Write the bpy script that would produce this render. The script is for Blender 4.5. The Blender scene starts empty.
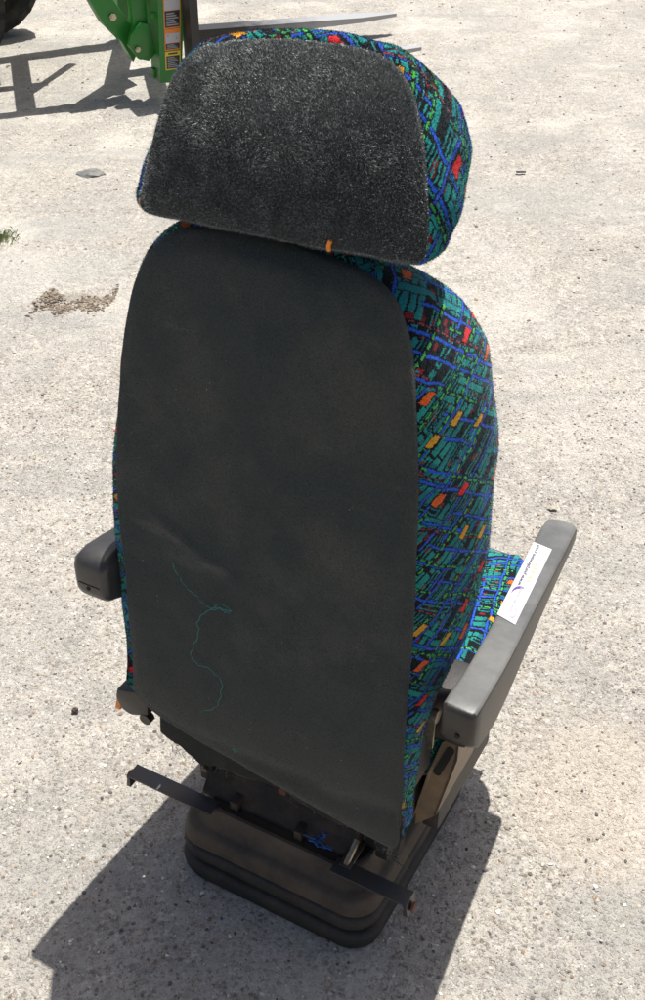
import bpy, bmesh, math, random
import numpy as np
from mathutils import Vector, Matrix
R = math.radians
sc = bpy.context.scene
C = sc.collection
random.seed(4)
rng = np.random.default_rng(7)

# ------------------------------------------------------------------ helpers
def link(name, me, mats=(), parent=None):
    o = bpy.data.objects.new(name, me)
    C.objects.link(o)
    for m in (mats if isinstance(mats, (list, tuple)) else [mats]):
        me.materials.append(m)
    if parent is not None:
        o.parent = parent
    return o

def build(name, bm, mats, parent=None, smooth=True, angle=40):
    bmesh.ops.recalc_face_normals(bm, faces=bm.faces)
    me = bpy.data.meshes.new(name)
    bm.to_mesh(me); bm.free()
    if smooth:
        for p in me.polygons: p.use_smooth = True
        try: me.set_sharp_from_angle(angle=R(angle))
        except Exception: pass
    return link(name, me, mats, parent)

def empty(name, loc, rz=0):
    o = bpy.data.objects.new(name, None); C.objects.link(o)
    o.location = loc; o.rotation_euler = (0, 0, rz); o.empty_display_size = .1
    return o

def tag(o, label=None, cat=None, group=None, kind=None):
    if label: o['label'] = label
    if cat: o['category'] = cat
    if group: o['group'] = group
    if kind: o['kind'] = kind
    return o

def hexa(bm, pts, bevel=0.0, seg=2, mi=0):
    """pts: 8 corners, bottom 4 ccw then top 4 ccw"""
    vs = [bm.verts.new(p) for p in pts]
    fs = []
    for f in ((3,2,1,0),(4,5,6,7),(0,1,5,4),(1,2,6,5),(2,3,7,6),(3,0,4,7)):
        fc = bm.faces.new([vs[i] for i in f]); fc.material_index = mi; fs.append(fc)
    if bevel:
        es = list({e for f in fs for e in f.edges})
        bmesh.ops.bevel(bm, geom=es, offset=bevel, segments=seg, profile=.6, affect='EDGES')

def box(bm, a, b, bevel=0.0, seg=2, mi=0):
    (x0,y0,z0),(x1,y1,z1) = a, b
    hexa(bm, [(x0,y0,z0),(x1,y0,z0),(x1,y1,z0),(x0,y1,z0),(x0,y0,z1),(x1,y0,z1),(x1,y1,z1),(x0,y1,z1)], bevel, seg, mi)

def prism(bm, pts, n, thick, mi=0, bevel=0):
    """polygon pts (3d, planar) extruded by n*thick"""
    n = Vector(n).normalized()*thick
    a = [bm.verts.new(p) for p in pts]; b = [bm.verts.new(Vector(p)+n) for p in pts]
    fs = [bm.faces.new(a[::-1]), bm.faces.new(b)]
    k = len(pts)
    for i in range(k):
        fs.append(bm.faces.new([a[i], a[(i+1)%k], b[(i+1)%k], b[i]]))
    for f in fs: f.material_index = mi
    if bevel:
        bmesh.ops.bevel(bm, geom=list({e for f in fs for e in f.edges}), offset=bevel, segments=2, profile=.6, affect='EDGES')

def cyl(bm, p0, p1, r0, r1=None, n=20, mi=0):
    r1 = r0 if r1 is None else r1
    p0 = Vector(p0); p1 = Vector(p1); d = (p1-p0).normalized()
    u = d.orthogonal().normalized(); v = d.cross(u)
    A = [bm.verts.new(p0+(u*math.cos(t)+v*math.sin(t))*r0) for t in np.linspace(0, 2*math.pi, n, endpoint=False)]
    B = [bm.verts.new(p1+(u*math.cos(t)+v*math.sin(t))*r1) for t in np.linspace(0, 2*math.pi, n, endpoint=False)]
    fs = [bm.faces.new(A[::-1]), bm.faces.new(B)]
    for i in range(n): fs.append(bm.faces.new([A[i], A[(i+1)%n], B[(i+1)%n], B[i]]))
    for f in fs: f.material_index = mi

def tube(bm, pts, r, n=6, mi=0):
    pts = [Vector(p) for p in pts]; rings = []
    for i, p in enumerate(pts):
        d = (pts[min(i+1, len(pts)-1)]-pts[max(i-1, 0)]).normalized()
        u = d.orthogonal().normalized(); v = d.cross(u)
        rings.append([bm.verts.new(p+(u*math.cos(t)+v*math.sin(t))*r) for t in np.linspace(0, 2*math.pi, n, endpoint=False)])
    for a, b in zip(rings, rings[1:]):
        for i in range(n):
            f = bm.faces.new([a[i], a[(i+1)%n], b[(i+1)%n], b[i]]); f.material_index = mi
    bm.faces.new(rings[0][::-1]); bm.faces.new(rings[-1])

def catmull(pts, n, closed=False):
    P = [np.array(p, float) for p in pts]; m = len(P); out = []
    rngk = range(m) if closed else range(m-1)
    for i in rngk:
        if closed: a, b, c, d = P[i-1], P[i], P[(i+1)%m], P[(i+2)%m]
        else: a, b, c, d = P[max(i-1,0)], P[i], P[i+1], P[min(i+2,m-1)]
        for t in np.linspace(0, 1, n, endpoint=False):
            out.append(.5*((2*b)+(-a+c)*t+(2*a-5*b+4*c-d)*t*t+(-a+3*b-3*c+d)*t**3))
    if not closed: out.append(P[-1])
    return np.array(out)

def resample(P, n):
    """closed polyline -> n points evenly by arc length"""
    P = np.array(P); Q = np.vstack([P, P[:1]])
    L = np.r_[0, np.cumsum(np.linalg.norm(np.diff(Q, axis=0), axis=1))]
    t = np.linspace(0, L[-1], n, endpoint=False)
    return np.stack([np.interp(t, L, Q[:, k]) for k in range(Q.shape[1])], 1), L[-1]

# ------------------------------------------------------------------ shader expression helper
class NX:
    def __init__(s, nt, sock): s.nt, s.k = nt, sock
    def _m(s, op, *a):
        n = s.nt.nodes.new('ShaderNodeMath'); n.operation = op
        for i, q in enumerate((s,)+a):
            if isinstance(q, NX): s.nt.links.new(q.k, n.inputs[i])
            else: n.inputs[i].default_value = q
        return NX(s.nt, n.outputs[0])
    def __add__(s, o): return s._m('ADD', o)
    __radd__ = __add__
    def __sub__(s, o): return s._m('SUBTRACT', o)
    def __rsub__(s, o): return (s*-1)+o
    def __mul__(s, o): return s._m('MULTIPLY', o)
    __rmul__ = __mul__
    def __truediv__(s, o): return s._m('DIVIDE', o)
    def lt(s, o): return s._m('LESS_THAN', o)
    def gt(s, o): return s._m('GREATER_THAN', o)
    def floor(s): return s._m('FLOOR')
    def fract(s): return s._m('FRACT')
    def mod(s, o): return s._m('FLOORED_MODULO', o)
    def abs(s): return s._m('ABSOLUTE')
    def mx(s, o): return s._m('MAXIMUM', o)
    def mn(s, o): return s._m('MINIMUM', o)
    def inv(s): return 1-s
    def clamp(s):
        r = s._m('ADD', 0.0); r.k.node.use_clamp = True; return r

def new_mat(name):
    m = bpy.data.materials.new(name); m.use_nodes = True
    nt = m.node_tree; b = nt.nodes['Principled BSDF']
    return m, nt, b

def comb(nt, x, y, z=0.0):
    n = nt.nodes.new('ShaderNodeCombineXYZ')
    for i, q in enumerate((x, y, z)):
        if isinstance(q, NX): nt.links.new(q.k, n.inputs[i])
        else: n.inputs[i].default_value = q
    return n.outputs[0]

def rand2(nt, x, y, z=0.0):
    n = nt.nodes.new('ShaderNodeTexWhiteNoise'); n.noise_dimensions = '3D'
    nt.links.new(comb(nt, x, y, z), n.inputs['Vector'])
    return NX(nt, n.outputs['Value'])

def noise(nt, vec, scale, detail=3, rough=.55, out=0):
    n = nt.nodes.new('ShaderNodeTexNoise'); n.inputs['Scale'].default_value = scale
    n.inputs['Detail'].default_value = detail; n.inputs['Roughness'].default_value = rough
    if vec is not None: nt.links.new(vec, n.inputs['Vector'])
    return n.outputs[out]

def mix(nt, f, a, b, mode='MIX'):
    n = nt.nodes.new('ShaderNodeMix'); n.data_type = 'RGBA'; n.blend_type = mode
    for i, q in ((0, f), (6, a), (7, b)):
        if isinstance(q, NX): nt.links.new(q.k, n.inputs[i])
        elif isinstance(q, bpy.types.NodeSocket): nt.links.new(q, n.inputs[i])
        elif i == 0: n.inputs[0].default_value = q
        else: n.inputs[i].default_value = (*q, 1)
    return n.outputs[2]

def ramp(nt, sock, lo, hi):
    n = nt.nodes.new('ShaderNodeMapRange'); n.inputs[1].default_value = lo; n.inputs[2].default_value = hi
    nt.links.new(sock.k if isinstance(sock, NX) else sock, n.inputs[0])
    return NX(nt, n.outputs[0])

def comb_scale(nt, co, sc_):
    n = nt.nodes.new('ShaderNodeVectorMath'); n.operation = 'MULTIPLY'
    nt.links.new(co, n.inputs[0]); n.inputs[1].default_value = sc_; return n.outputs[0]

def objco(nt):
    return nt.nodes.new('ShaderNodeTexCoord').outputs['Object']

def bump(nt, b, h, strength, dist):
    n = nt.nodes.new('ShaderNodeBump'); n.inputs['Strength'].default_value = strength
    n.inputs['Distance'].default_value = dist
    nt.links.new(h.k if isinstance(h, NX) else h, n.inputs['Height'])
    nt.links.new(n.outputs[0], b.inputs['Normal'])

def simple(name, col, rough=.5, metal=0, dirt=None, dscale=18, bumpv=.0, dlo=.45, dhi=.65, spec=.5):
    m, nt, b = new_mat(name)
    b.inputs['Roughness'].default_value = rough; b.inputs['Metallic'].default_value = metal
    b.inputs['Specular IOR Level'].default_value = spec
    co = objco(nt)
    if dirt:
        nz = noise(nt, co, dscale, 6, .65)
        c = mix(nt, ramp(nt, nz, dlo, dhi), col, dirt)
        fine = noise(nt, co, dscale*14, 2)
        c2 = mix(nt, ramp(nt, fine, .55, .8)*.35, c, dirt)
        nt.links.new(c2, b.inputs['Base Color'])
        if bumpv: bump(nt, b, fine, bumpv, .002)
    else:
        b.inputs['Base Color'].default_value = (*col, 1)
        if bumpv: bump(nt, b, noise(nt, co, 260, 2), bumpv, .001)
    return m

# ------------------------------------------------------------------ materials
def fabric(name, a1, a2, bright=1.0, seed=0.0, scale=1.0):
    """moquette upholstery: teal bars with dark outlines, blue and green lines, red/orange blocks; UV in metres"""
    m, nt, b = new_mat(name)
    uv = nt.nodes.new('ShaderNodeUVMap'); uv.uv_map = 'UVMap'
    sp = nt.nodes.new('ShaderNodeSeparateXYZ'); nt.links.new(uv.outputs[0], sp.inputs[0])
    v = NX(nt, sp.outputs[0])*(1000/scale); u = NX(nt, sp.outputs[1])*(1000/scale)     # mm
    uvw = comb(nt, v, u)
    v = v+(NX(nt, noise(nt, uvw, .035, 1))-.5)*9; u = u+(NX(nt, noise(nt, comb(nt, u, v, 5.0), .035, 1))-.5)*9
    # woven stitch raster
    v = (v/1.1).floor()*1.1; u = (u/1.1).floor()*1.1
    j = rand2(nt, v, u, 3.3)
    v = v+(j-.5)*1.2; u = u+(rand2(nt, u, v, 9.1)-.5)*1.2
    c1, s1, c2, s2 = math.cos(a1), math.sin(a1), math.cos(a2), math.sin(a2)
    t = u*c1-v*s1          # distance across lines of direction a1
    s = u*c2-v*s2          # distance across lines of direction a2
    k = 1/abs(math.sin(a2-a1))
    # along-line coordinates
    sa = v*c1+u*s1; ta = v*c2+u*s2
    def bars(acr, alo, w, ln, pr, z):
        i = (acr/w).floor(); la = acr-i*w
        off = rand2(nt, i, z+seed)*ln
        jj = ((alo+off)/ln).floor(); ll = (alo+off)-jj*ln
        r = rand2(nt, i, jj, z+seed+.5)
        inner = la.gt(1.3)*la.lt(w-1.3)*ll.gt(1.8)*ll.lt(ln-1.8)
        hollow = la.gt(3.4)*la.lt(w-3.4)*ll.gt(5)*ll.lt(ln-5)
        on = r.lt(pr)
        return inner*on*((hollow*r.lt(pr*.22)).inv()), on, r
    A, onA, rA = bars(t, sa, 10.5, 74.0, .70, 1.7)
    B, onB, rB = bars(s, ta, 10.5, 60.0, .20, 5.1)
    col = mix(nt, A, (.004, .005, .006), (.015, .19*bright, .185*bright))
    teal2 = mix(nt, rand2(nt, (s/31).floor(), (t/47).floor(), 2.2+seed), (.01, .13*bright, .15*bright), (.02, .24*bright, .21*bright))
    col = mix(nt, A, (.004, .005, .007), teal2)
    col = mix(nt, onB, col, mix(nt, B, (.004, .005, .007), teal2))
    # maroon flecks in the dark ground
    fl = rand2(nt, (s/7).floor(), (t/5).floor(), 8.8+seed).gt(.9)
    col = mix(nt, fl*(A.mx(B)).inv(), col, (.22, .012, .02))
    def lines(acr, alo, pitch, w, seg, pr, z, ph=0.0):
        q = acr+ph; i = (q/pitch).floor(); la = q-i*pitch
        jit = rand2(nt, i, z+seed, .4)*(pitch-w-2)
        d = (la-jit)
        r = rand2(nt, i, ((alo+rand2(nt, i, z)*seg)/seg).floor(), z+seed)
        return d.gt(0)*d.lt(w)*r.lt(pr), d, i
    for (acr, alo, pitch, w, seg, pr, z, c) in (
            (s, ta, 24, 3.2, 64, .74, 11.0, (.025, .12, .72)),
            (t, sa, 26, 3.0, 64, .72, 13.0, (.04, .11, .66)),
            (s, ta, 61, 2.6, 40, .6, 17.0, (.07, .45, .10)),
            (t, sa, 55, 3.0, 60, .8, 19.0, (.08, .52, .08)),
            (t, sa, 71, 1.8, 50, .55, 23.0, (.04, .27, .34)),
            (s, ta, 83, 1.8, 40, .5, 29.0, (.35, .05, .06))):
        L, d, i = lines(acr, alo, pitch, w, seg, pr, z)
        hue = rand2(nt, (alo/9).floor(), i, z+3)
        # black rim beside each line
        rim = d.gt(-1.3)*d.lt(w+1.3)
        dash = ((alo/4.2).floor().mod(3)).lt(1.9) if z > 16 else None
        r0 = rand2(nt, i, ((alo+rand2(nt, i, z)*seg)/seg).floor(), z+seed).lt(pr)
        col = mix(nt, rim*r0, col, (.005, .006, .012))
        col = mix(nt, L*dash if dash is not None else L, col, mix(nt, hue*.5, c, tuple(x*.35+y for x, y in zip(c, (.0, .03, .05)))))
    # coloured blocks
    P, Q = 47.0, 43.0
    i = (t/P).floor(); jx = (s/Q).floor()
    r = rand2(nt, i, jx, 31.0+seed); lt = t-i*P; ls = s-jx*Q
    o1 = rand2(nt, jx, i, 37.0+seed)*20
    blk = (lt-o1).gt(4)*(lt-o1).lt(13)*(ls-o1).gt(3)*(ls-o1).lt(20)*r.lt(.5)
    rimb = (lt-o1).gt(2.4)*(lt-o1).lt(14.6)*(ls-o1).gt(1.4)*(ls-o1).lt(21.6)*r.lt(.5)
    cb = mix(nt, r.gt(.16), (.72, .025, .03), (.75, .13, .02))
    cb = mix(nt, r.gt(.27), cb, (.72, .36, .025))
    col = mix(nt, rimb, col, (.01, .008, .01))
    col = mix(nt, blk, col, cb)
    # grime and pile variation
    col = mix(nt, j*.35, col, (.004, .006, .006))
    nt.links.new(col, b.inputs['Base Color'])
    b.inputs['Roughness'].default_value = .95
    b.inputs['Specular IOR Level'].default_value = .12
    b.inputs['Sheen Weight'].default_value = .25
    b.inputs['Sheen Roughness'].default_value = .5
    b.inputs['Sheen Tint'].default_value = (.55, .7, .75, 1)
    bump(nt, b, j, .6, .0012)
    return m

def plush(name, base, dusty, lo, hi, amt=.8, smudge=()):
    m, nt, b = new_mat(name)
    co = objco(nt)
    big = noise(nt, co, 7, 4, .6); fine = noise(nt, co, 420, 2, .6)
    c = mix(nt, ramp(nt, big, lo, hi)*amt, base, dusty)
    c = mix(nt, ramp(nt, fine, .35, .7)*.5, c, tuple(x*.45 for x in base))
    if smudge:
        sp0 = nt.nodes.new('ShaderNodeSeparateXYZ'); nt.links.new(co, sp0.inputs[0])
        ex = (NX(nt, noise(nt, co, 40, 5, .7))-.5)*2.4
        for x0, z0, rx, rz in smudge:
            dx, dz = (NX(nt, sp0.outputs[0])-x0)/rx, (NX(nt, sp0.outputs[2])-z0)/rz
            c = mix(nt, ramp(nt, dx*dx+dz*dz+ex, 1.0, .0)*.22, c, (.15, .145, .13))
    scu = ramp(nt, noise(nt, comb_scale(nt, co, (1.0, 1.0, 2.6)), 15, 7, .8), .60, .74)
    c = mix(nt, scu*.42, c, (.13, .125, .11))
    sp = nt.nodes.new('ShaderNodeSeparateXYZ'); nt.links.new(co, sp.inputs[0])
    c = mix(nt, ramp(nt, NX(nt, sp.outputs[2])+(NX(nt, big)-.5)*.5, .62, .36)*ramp(nt, fine, .3, .6)*.5, c, (.12, .106, .085))
    nt.links.new(c, b.inputs['Base Color'])
    b.inputs['Roughness'].default_value = 1; b.inputs['Specular IOR Level'].default_value = .05
    b.inputs['Sheen Weight'].default_value = .12; b.inputs['Sheen Roughness'].default_value = .5
    bump(nt, b, fine, .5, .002)
    return m

M = {}
M['fab_back'] = fabric('moquette_backrest', R(37), R(-31), 1.3, 0.0, 1.0)
M['fab_head'] = fabric('moquette_headrest', R(50), R(-62), 1.45, 40.0, 1.1)
M['fab_seat'] = fabric('moquette_cushion', R(28), R(100), 1.1, 80.0)
M['plush_back'] = plush('charcoal_plush', (.050, .058, .056), (.098, .095, .081), .44, .72, smudge=((-.155, .735, .05, .010), (-.105, .705, .035, .016), (-.06, .712, .03, .008), (.13, .40, .03, .012)))
M['plush_head'] = plush('charcoal_plush_headrest', (.032, .037, .038), (.08, .084, .08), .4, .7)
M['fuzz_head'] = simple('plush_fibre_headrest', (.40, .43, .41), .6, spec=.4, dirt=(.05, .055, .055), dscale=420, dlo=.40, dhi=.56)  # fibre colour raised to imitate tips caught by grazing sun
M['fuzz_back'] = simple('plush_fibre_back', (.21, .22, .20), .9, spec=.1, dirt=(.035, .038, .036), dscale=300, dlo=.40, dhi=.56)
M['lint'] = simple('lint_and_sun_sparkle', (.72, .72, .68), .8)  # lint, its pale colour also painting the sun sparkle on fibre tips
M['thread'] = simple('teal_thread', (.04, .32, .27), .8)
M['blue_thread'] = simple('blue_thread', (.03, .12, .4), .8)
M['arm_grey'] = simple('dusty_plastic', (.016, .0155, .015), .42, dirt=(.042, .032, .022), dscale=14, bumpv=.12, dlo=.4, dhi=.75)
M['arm_glare'] = simple('painted_glare_plastic', (.085, .087, .086), .44, dirt=(.17, .165, .155), dscale=7, bumpv=.14, dlo=.42, dhi=.72)  # armrest plastic with sun and sky glare painted into the colour
M['arm_black'] = simple('black_plastic', (.024, .024, .025), .34, dirt=(.042, .04, .038), dscale=12, bumpv=.1)
M['rubber'] = simple('dusty_rubber', (.022, .020, .018), .7, dirt=(.075, .058, .040), dscale=11, bumpv=.2, dlo=.42, dhi=.72)
M['tray'] = simple('dusty_tray', (.045, .035, .026), .75, dirt=(.115, .084, .056), dscale=10, bumpv=.25, dlo=.38, dhi=.7)
M['tray_dark'] = simple('rusty_plate', (.022, .017, .014), .75, dirt=(.085, .055, .035), dscale=16, bumpv=.25, dlo=.42, dhi=.7)
M['dark_metal'] = simple('dark_metal', (.016, .015, .015), .6, dirt=(.05, .036, .024), dscale=22, bumpv=.2)
M['tan_metal'] = simple('dusty_bounce_tan_plate', (.16, .115, .075), .5, .3, dirt=(.24, .165, .095), dscale=16, bumpv=.15)  # dusty metal; tan of sunlit ground bounce put into the colour
M['bar_metal'] = simple('black_bar', (.06, .06, .064), .38, .2, dirt=(.085, .065, .045), dscale=24, bumpv=.12)
M['bright_metal'] = simple('worn_bright_metal', (.42, .36, .28), .35, .9, dirt=(.2, .13, .07), dscale=30)
M['rust'] = simple('rust', (.16, .06, .025), .8, dirt=(.07, .03, .02), dscale=60)
M['orange'] = simple('orange_plastic', (.75, .22, .02), .45)
M['hole'] = simple('dark_recess', (.004, .004, .004), .8)
M['white'] = simple('white_label', (.50, .50, .515), .4, dirt=(.50, .49, .46), dscale=34, dlo=.5, dhi=.8)
M['purple'] = simple('purple_print', (.10, .045, .22), .5)
M['ink'] = simple('grey_print', (.07, .06, .11), .5)
M['yellow_ink'] = simple('yellow_print', (.62, .47, .16), .5)
M['green'] = simple('tractor_green_paint', (.018, .20, .022), .38, dirt=(.035, .17, .03), dscale=8, bumpv=.03)
M['black_steel'] = simple('black_steel', (.012, .012, .012), .45, dirt=(.05, .03, .02), dscale=20, bumpv=.15)
M['lab_orange'] = simple('label_orange', (.85, .24, .03), .4)
M['lab_yellow'] = simple('label_yellow', (.85, .60, .04), .4)
M['lab_black'] = simple('label_black', (.025, .025, .028), .4)
M['lab_grey'] = simple('label_grey_print', (.33, .33, .34), .4)
M['tyre'] = simple('tyre_rubber', (.016, .016, .016), .85, dirt=(.05, .045, .038), dscale=9, bumpv=.3)
M['rim'] = simple('rim_yellow', (.55, .34, .03), .45, dirt=(.2, .13, .04), dscale=10)
M['zinc'] = simple('zinc_bolt', (.45, .40, .28), .35, .8)

# steel fork: black at the heel, worn and painted sun-bright towards the tip
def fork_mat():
    m, nt, b = new_mat('worn_sunlit_fork_steel')
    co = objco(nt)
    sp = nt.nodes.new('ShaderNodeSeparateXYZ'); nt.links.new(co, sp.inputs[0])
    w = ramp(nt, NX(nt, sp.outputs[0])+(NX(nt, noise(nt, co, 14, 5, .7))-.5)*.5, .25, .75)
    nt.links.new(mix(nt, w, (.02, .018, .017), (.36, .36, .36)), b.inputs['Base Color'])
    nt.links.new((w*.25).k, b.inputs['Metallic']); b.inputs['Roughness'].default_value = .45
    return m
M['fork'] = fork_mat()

def ground_mat():
    m, nt, b = new_mat('weathered_gravel_concrete')
    co = objco(nt)
    mp = nt.nodes.new('ShaderNodeVectorMath'); mp.operation = 'MULTIPLY_ADD'
    nt.links.new(noise(nt, co, 140, 3, .65, 1), mp.inputs[0]); mp.inputs[1].default_value = (.011, .011, .011)
    nt.links.new(co, mp.inputs[2]); wob = mp.outputs[0]
    def vor(scale):
        n = nt.nodes.new('ShaderNodeTexVoronoi'); n.inputs['Scale'].default_value = scale
        nt.links.new(wob, n.inputs['Vector']); return n
    big = noise(nt, co, .8, 5, .6); mid = noise(nt, co, 5.5, 7, .72); fine = noise(nt, co, 85, 6, .8); coarse = noise(nt, co, 27, 6, .75)
    c = mix(nt, ramp(nt, big, .35, .7), (.45, .415, .36), (.56, .52, .455))
    c = mix(nt, ramp(nt, mid, .50, .70)*.7, c, (.33, .315, .29))
    c = mix(nt, ramp(nt, mid, .44, .26)*.6, c, (.60, .56, .49))
    c = mix(nt, ramp(nt, coarse, .50, .66)*.58, c, (.27, .25, .225))
    c = mix(nt, ramp(nt, coarse, .46, .34)*.5, c, (.66, .62, .55))
    def stones_(scale, amt):
        v = vor(scale); sepn = nt.nodes.new('ShaderNodeSeparateColor'); nt.links.new(v.outputs['Color'], sepn.inputs[0])
        r, g, bb = (NX(nt, sepn.outputs[i]) for i in range(3)); d = NX(nt, v.outputs['Distance'])
        st = mix(nt, r, (.12, .11, .10), (.62, .58, .51))
        st = mix(nt, g.gt(.86), st, (.25, .16, .10))
        st = mix(nt, g.lt(.10), st, (.06, .058, .06))
        st = mix(nt, bb.gt(.90), st, (.76, .73, .67))
        return st, ramp(nt, d, .50, .30)*bb.gt(.35)*amt, d
    s0, m0, d0 = stones_(62, .52); c = mix(nt, m0*.9, c, s0)
    s1, m1, d1 = stones_(120, .64); c = mix(nt, m1, c, s1)
    s2, m2, d2 = stones_(260, .54); c = mix(nt, m2, c, s2)
    c = mix(nt, ramp(nt, fine, .53, .68)*.58, c, (.155, .14, .122))
    c = mix(nt, ramp(nt, fine, .45, .33)*.45, c, (.70, .67, .60))
    # broad worn blotches
    blo = noise(nt, comb_scale(nt, co, (1.0, .8, 1)), 2.6, 8, .62)
    c = mix(nt, ramp(nt, blo, .50, .60)*.42, c, (.36, .345, .32))
    c = mix(nt, ramp(nt, blo, .46, .38)*.34, c, (.56, .53, .48))
    # a bare pale patch, a dirt stain, a tan dusty area and a grey worn area, where the photo has them
    spx = nt.nodes.new('ShaderNodeSeparateXYZ'); nt.links.new(co, spx.inputs[0])
    gx_, gy_ = NX(nt, spx.outputs[0]), NX(nt, spx.outputs[1])
    edge = (NX(nt, noise(nt, co, 9, 6, .7))-.5)*1.5
    def patch(x0, y0, rx, ry, soft=.35, amt=1.0):
        dx, dy = (gx_-x0)/rx, (gy_-y0)/ry
        return ramp(nt, dx*dx+dy*dy+edge, 1.0, 1.0-soft-.2)*amt
    c = mix(nt, patch(-1.04, 3.55, .17, .22, .2, .6), c, (.53, .50, .45))
    c = mix(nt, patch(-.80, 3.62, .16, .14, .5, .6), c, (.42, .41, .375))
    c = mix(nt, patch(-.80, 3.37, .14, .075, .3, .55), c, (.24, .205, .16))
    c = mix(nt, patch(-.95, 3.95, .3, .14, .5, .5), c, (.36, .355, .33))
    c = mix(nt, patch(.52, 1.36, .22, .24, .6, .55), c, (.58, .50, .41))
    c = mix(nt, patch(.55, 1.10, .15, .10, .4, .55), c, (.39, .375, .34))
    c = mix(nt, patch(.80, 2.75, .35, .4, .6, .4), c, (.60, .555, .49))
    c = mix(nt, patch(.75, 4.2, .5, .25, .6, .45), c, (.40, .385, .355))
    # fine dark cracks, only here and there
    vc = nt.nodes.new('ShaderNodeTexVoronoi'); vc.feature = 'DISTANCE_TO_EDGE'; vc.inputs['Scale'].default_value = 1.6
    wv = nt.nodes.new('ShaderNodeVectorMath'); wv.operation = 'MULTIPLY_ADD'
    nt.links.new(noise(nt, co, 5, 6, .7, 1), wv.inputs[0]); wv.inputs[1].default_value = (.45, .45, .45); nt.links.new(co, wv.inputs[2])
    nt.links.new(wv.outputs[0], vc.inputs['Vector'])
    crk = ramp(nt, vc.outputs['Distance'], .006, .002)*ramp(nt, noise(nt, co, 1.9, 3), .54, .62)
    c = mix(nt, crk*.6, c, (.16, .145, .125))
    # smoother cement-rich patches, and grey worn bands
    cem = ramp(nt, noise(nt, co, 1.7, 6, .7), .52, .64)
    c = mix(nt, cem*.75, c, (.60, .565, .50))
    grey = ramp(nt, noise(nt, comb_scale(nt, co, (.6, 2.2, 1)), 1.3, 6, .7), .54, .68)
    c = mix(nt, grey*.65, c, (.34, .33, .31))
    pit = ramp(nt, noise(nt, co, 30, 4, .85), .70, .75)
    c = mix(nt, pit*.8, c, (.09, .08, .07))
    stain = ramp(nt, noise(nt, co, 2.1, 8, .75), .58, .74)
    c = mix(nt, stain*.4, c, (.30, .265, .215))
    nt.links.new(c, b.inputs['Base Color'])
    b.inputs['Roughness'].default_value = .92; b.inputs['Specular IOR Level'].default_value = .25
    h = (m1*.8)+(m2*.5)+(NX(nt, fine)*1.3)+(pit*-.8)+(NX(nt, coarse)*2.0)
    bump(nt, b, h, .9, .0056)
    return m
M['ground'] = ground_mat()

def attr_mat(name, rough=.9):
    m, nt, b = new_mat(name)
    a = nt.nodes.new('ShaderNodeAttribute'); a.attribute_name = 'Col'
    nt.links.new(mix(nt, ramp(nt, noise(nt, objco(nt), 300, 2), .4, .7)*.4, a.outputs['Color'], (.2, .18, .15)), b.inputs['Base Color'])
    b.inputs['Roughness'].default_value = rough
    return m
M['stones'] = attr_mat('loose_stones')

# ------------------------------------------------------------------ world, sun, camera
w = bpy.data.worlds.new('World'); sc.world = w; w.use_nodes = True
nt = w.node_tree; bg = nt.nodes['Background']
sky = nt.nodes.new('ShaderNodeTexSky'); sky.sky_type = 'NISHITA'; sky.sun_disc = False
SUNV = Vector((.1821, .3141, 1.0)).normalized()
sky.sun_elevation = math.asin(SUNV.z); sky.sun_rotation = math.atan2(SUNV.x, SUNV.y)
nt.links.new(sky.outputs[0], bg.inputs[0]); bg.inputs[1].default_value = .075
sky.dust_density = 4.0; sky.ozone_density = .4; sky.air_density = .8
sl = bpy.data.lights.new('sun', 'SUN'); sl.energy = 4.6; sl.angle = R(.5); sl.color = (1, .975, .925)
so = bpy.data.objects.new('sun', sl); C.objects.link(so)
so.rotation_euler = SUNV.to_track_quat('Z', 'Y').to_euler(); so.location = (0, 0, 6)

cam = bpy.data.cameras.new('camera'); co = bpy.data.objects.new('camera', cam); C.objects.link(co)
cam.sensor_fit = 'VERTICAL'; cam.sensor_height = 36; cam.sensor_width = 36; cam.lens = 36*1.14693
cam.clip_start = .02; cam.clip_end = 2000
co.location = (0, 0, 1.6664)
pt, rl = R(36.263), R(-.1836)
rt = Vector((1, 0, 0)); up = Vector((0, math.sin(pt), math.cos(pt))); fw = Vector((0, math.cos(pt), -math.sin(pt)))
rt2 = rt*math.cos(rl)+up*math.sin(rl); up2 = up*math.cos(rl)-rt*math.sin(rl)
co.rotation_euler = Matrix((rt2, up2, -fw)).transposed().to_euler()
sc.camera = co
vs = sc.view_settings
vs.view_transform = 'Standard'; vs.look = 'None'; vs.gamma = 1; vs.exposure = .60; vs.use_curve_mapping = False
sc.cycles.max_bounces = 8; sc.cycles.diffuse_bounces = 4

# ------------------------------------------------------------------ ground
def vnoise(x, y, f, seed):
    g = np.random.default_rng(seed).random((128, 128))
    X = x*f; Y = y*f; i = np.floor(X).astype(int); j = np.floor(Y).astype(int)
    a = X-i; b = Y-j; a = a*a*(3-2*a); b = b*b*(3-2*b)
    G = lambda p, q: g[p % 128, q % 128]
    return (G(i, j)*(1-a)+G(i+1, j)*a)*(1-b)+(G(i, j+1)*(1-a)+G(i+1, j+1)*a)*b-.5

def graded(lo, hi, step, far):
    a = list(np.arange(lo, hi, step)); d = step
    while a[-1] < far: d *= 1.25; a.append(a[-1]+d)
    d = step
    while a[0] > -far: d *= 1.25; a.insert(0, a[0]-d)
    return np.array(a)

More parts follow.
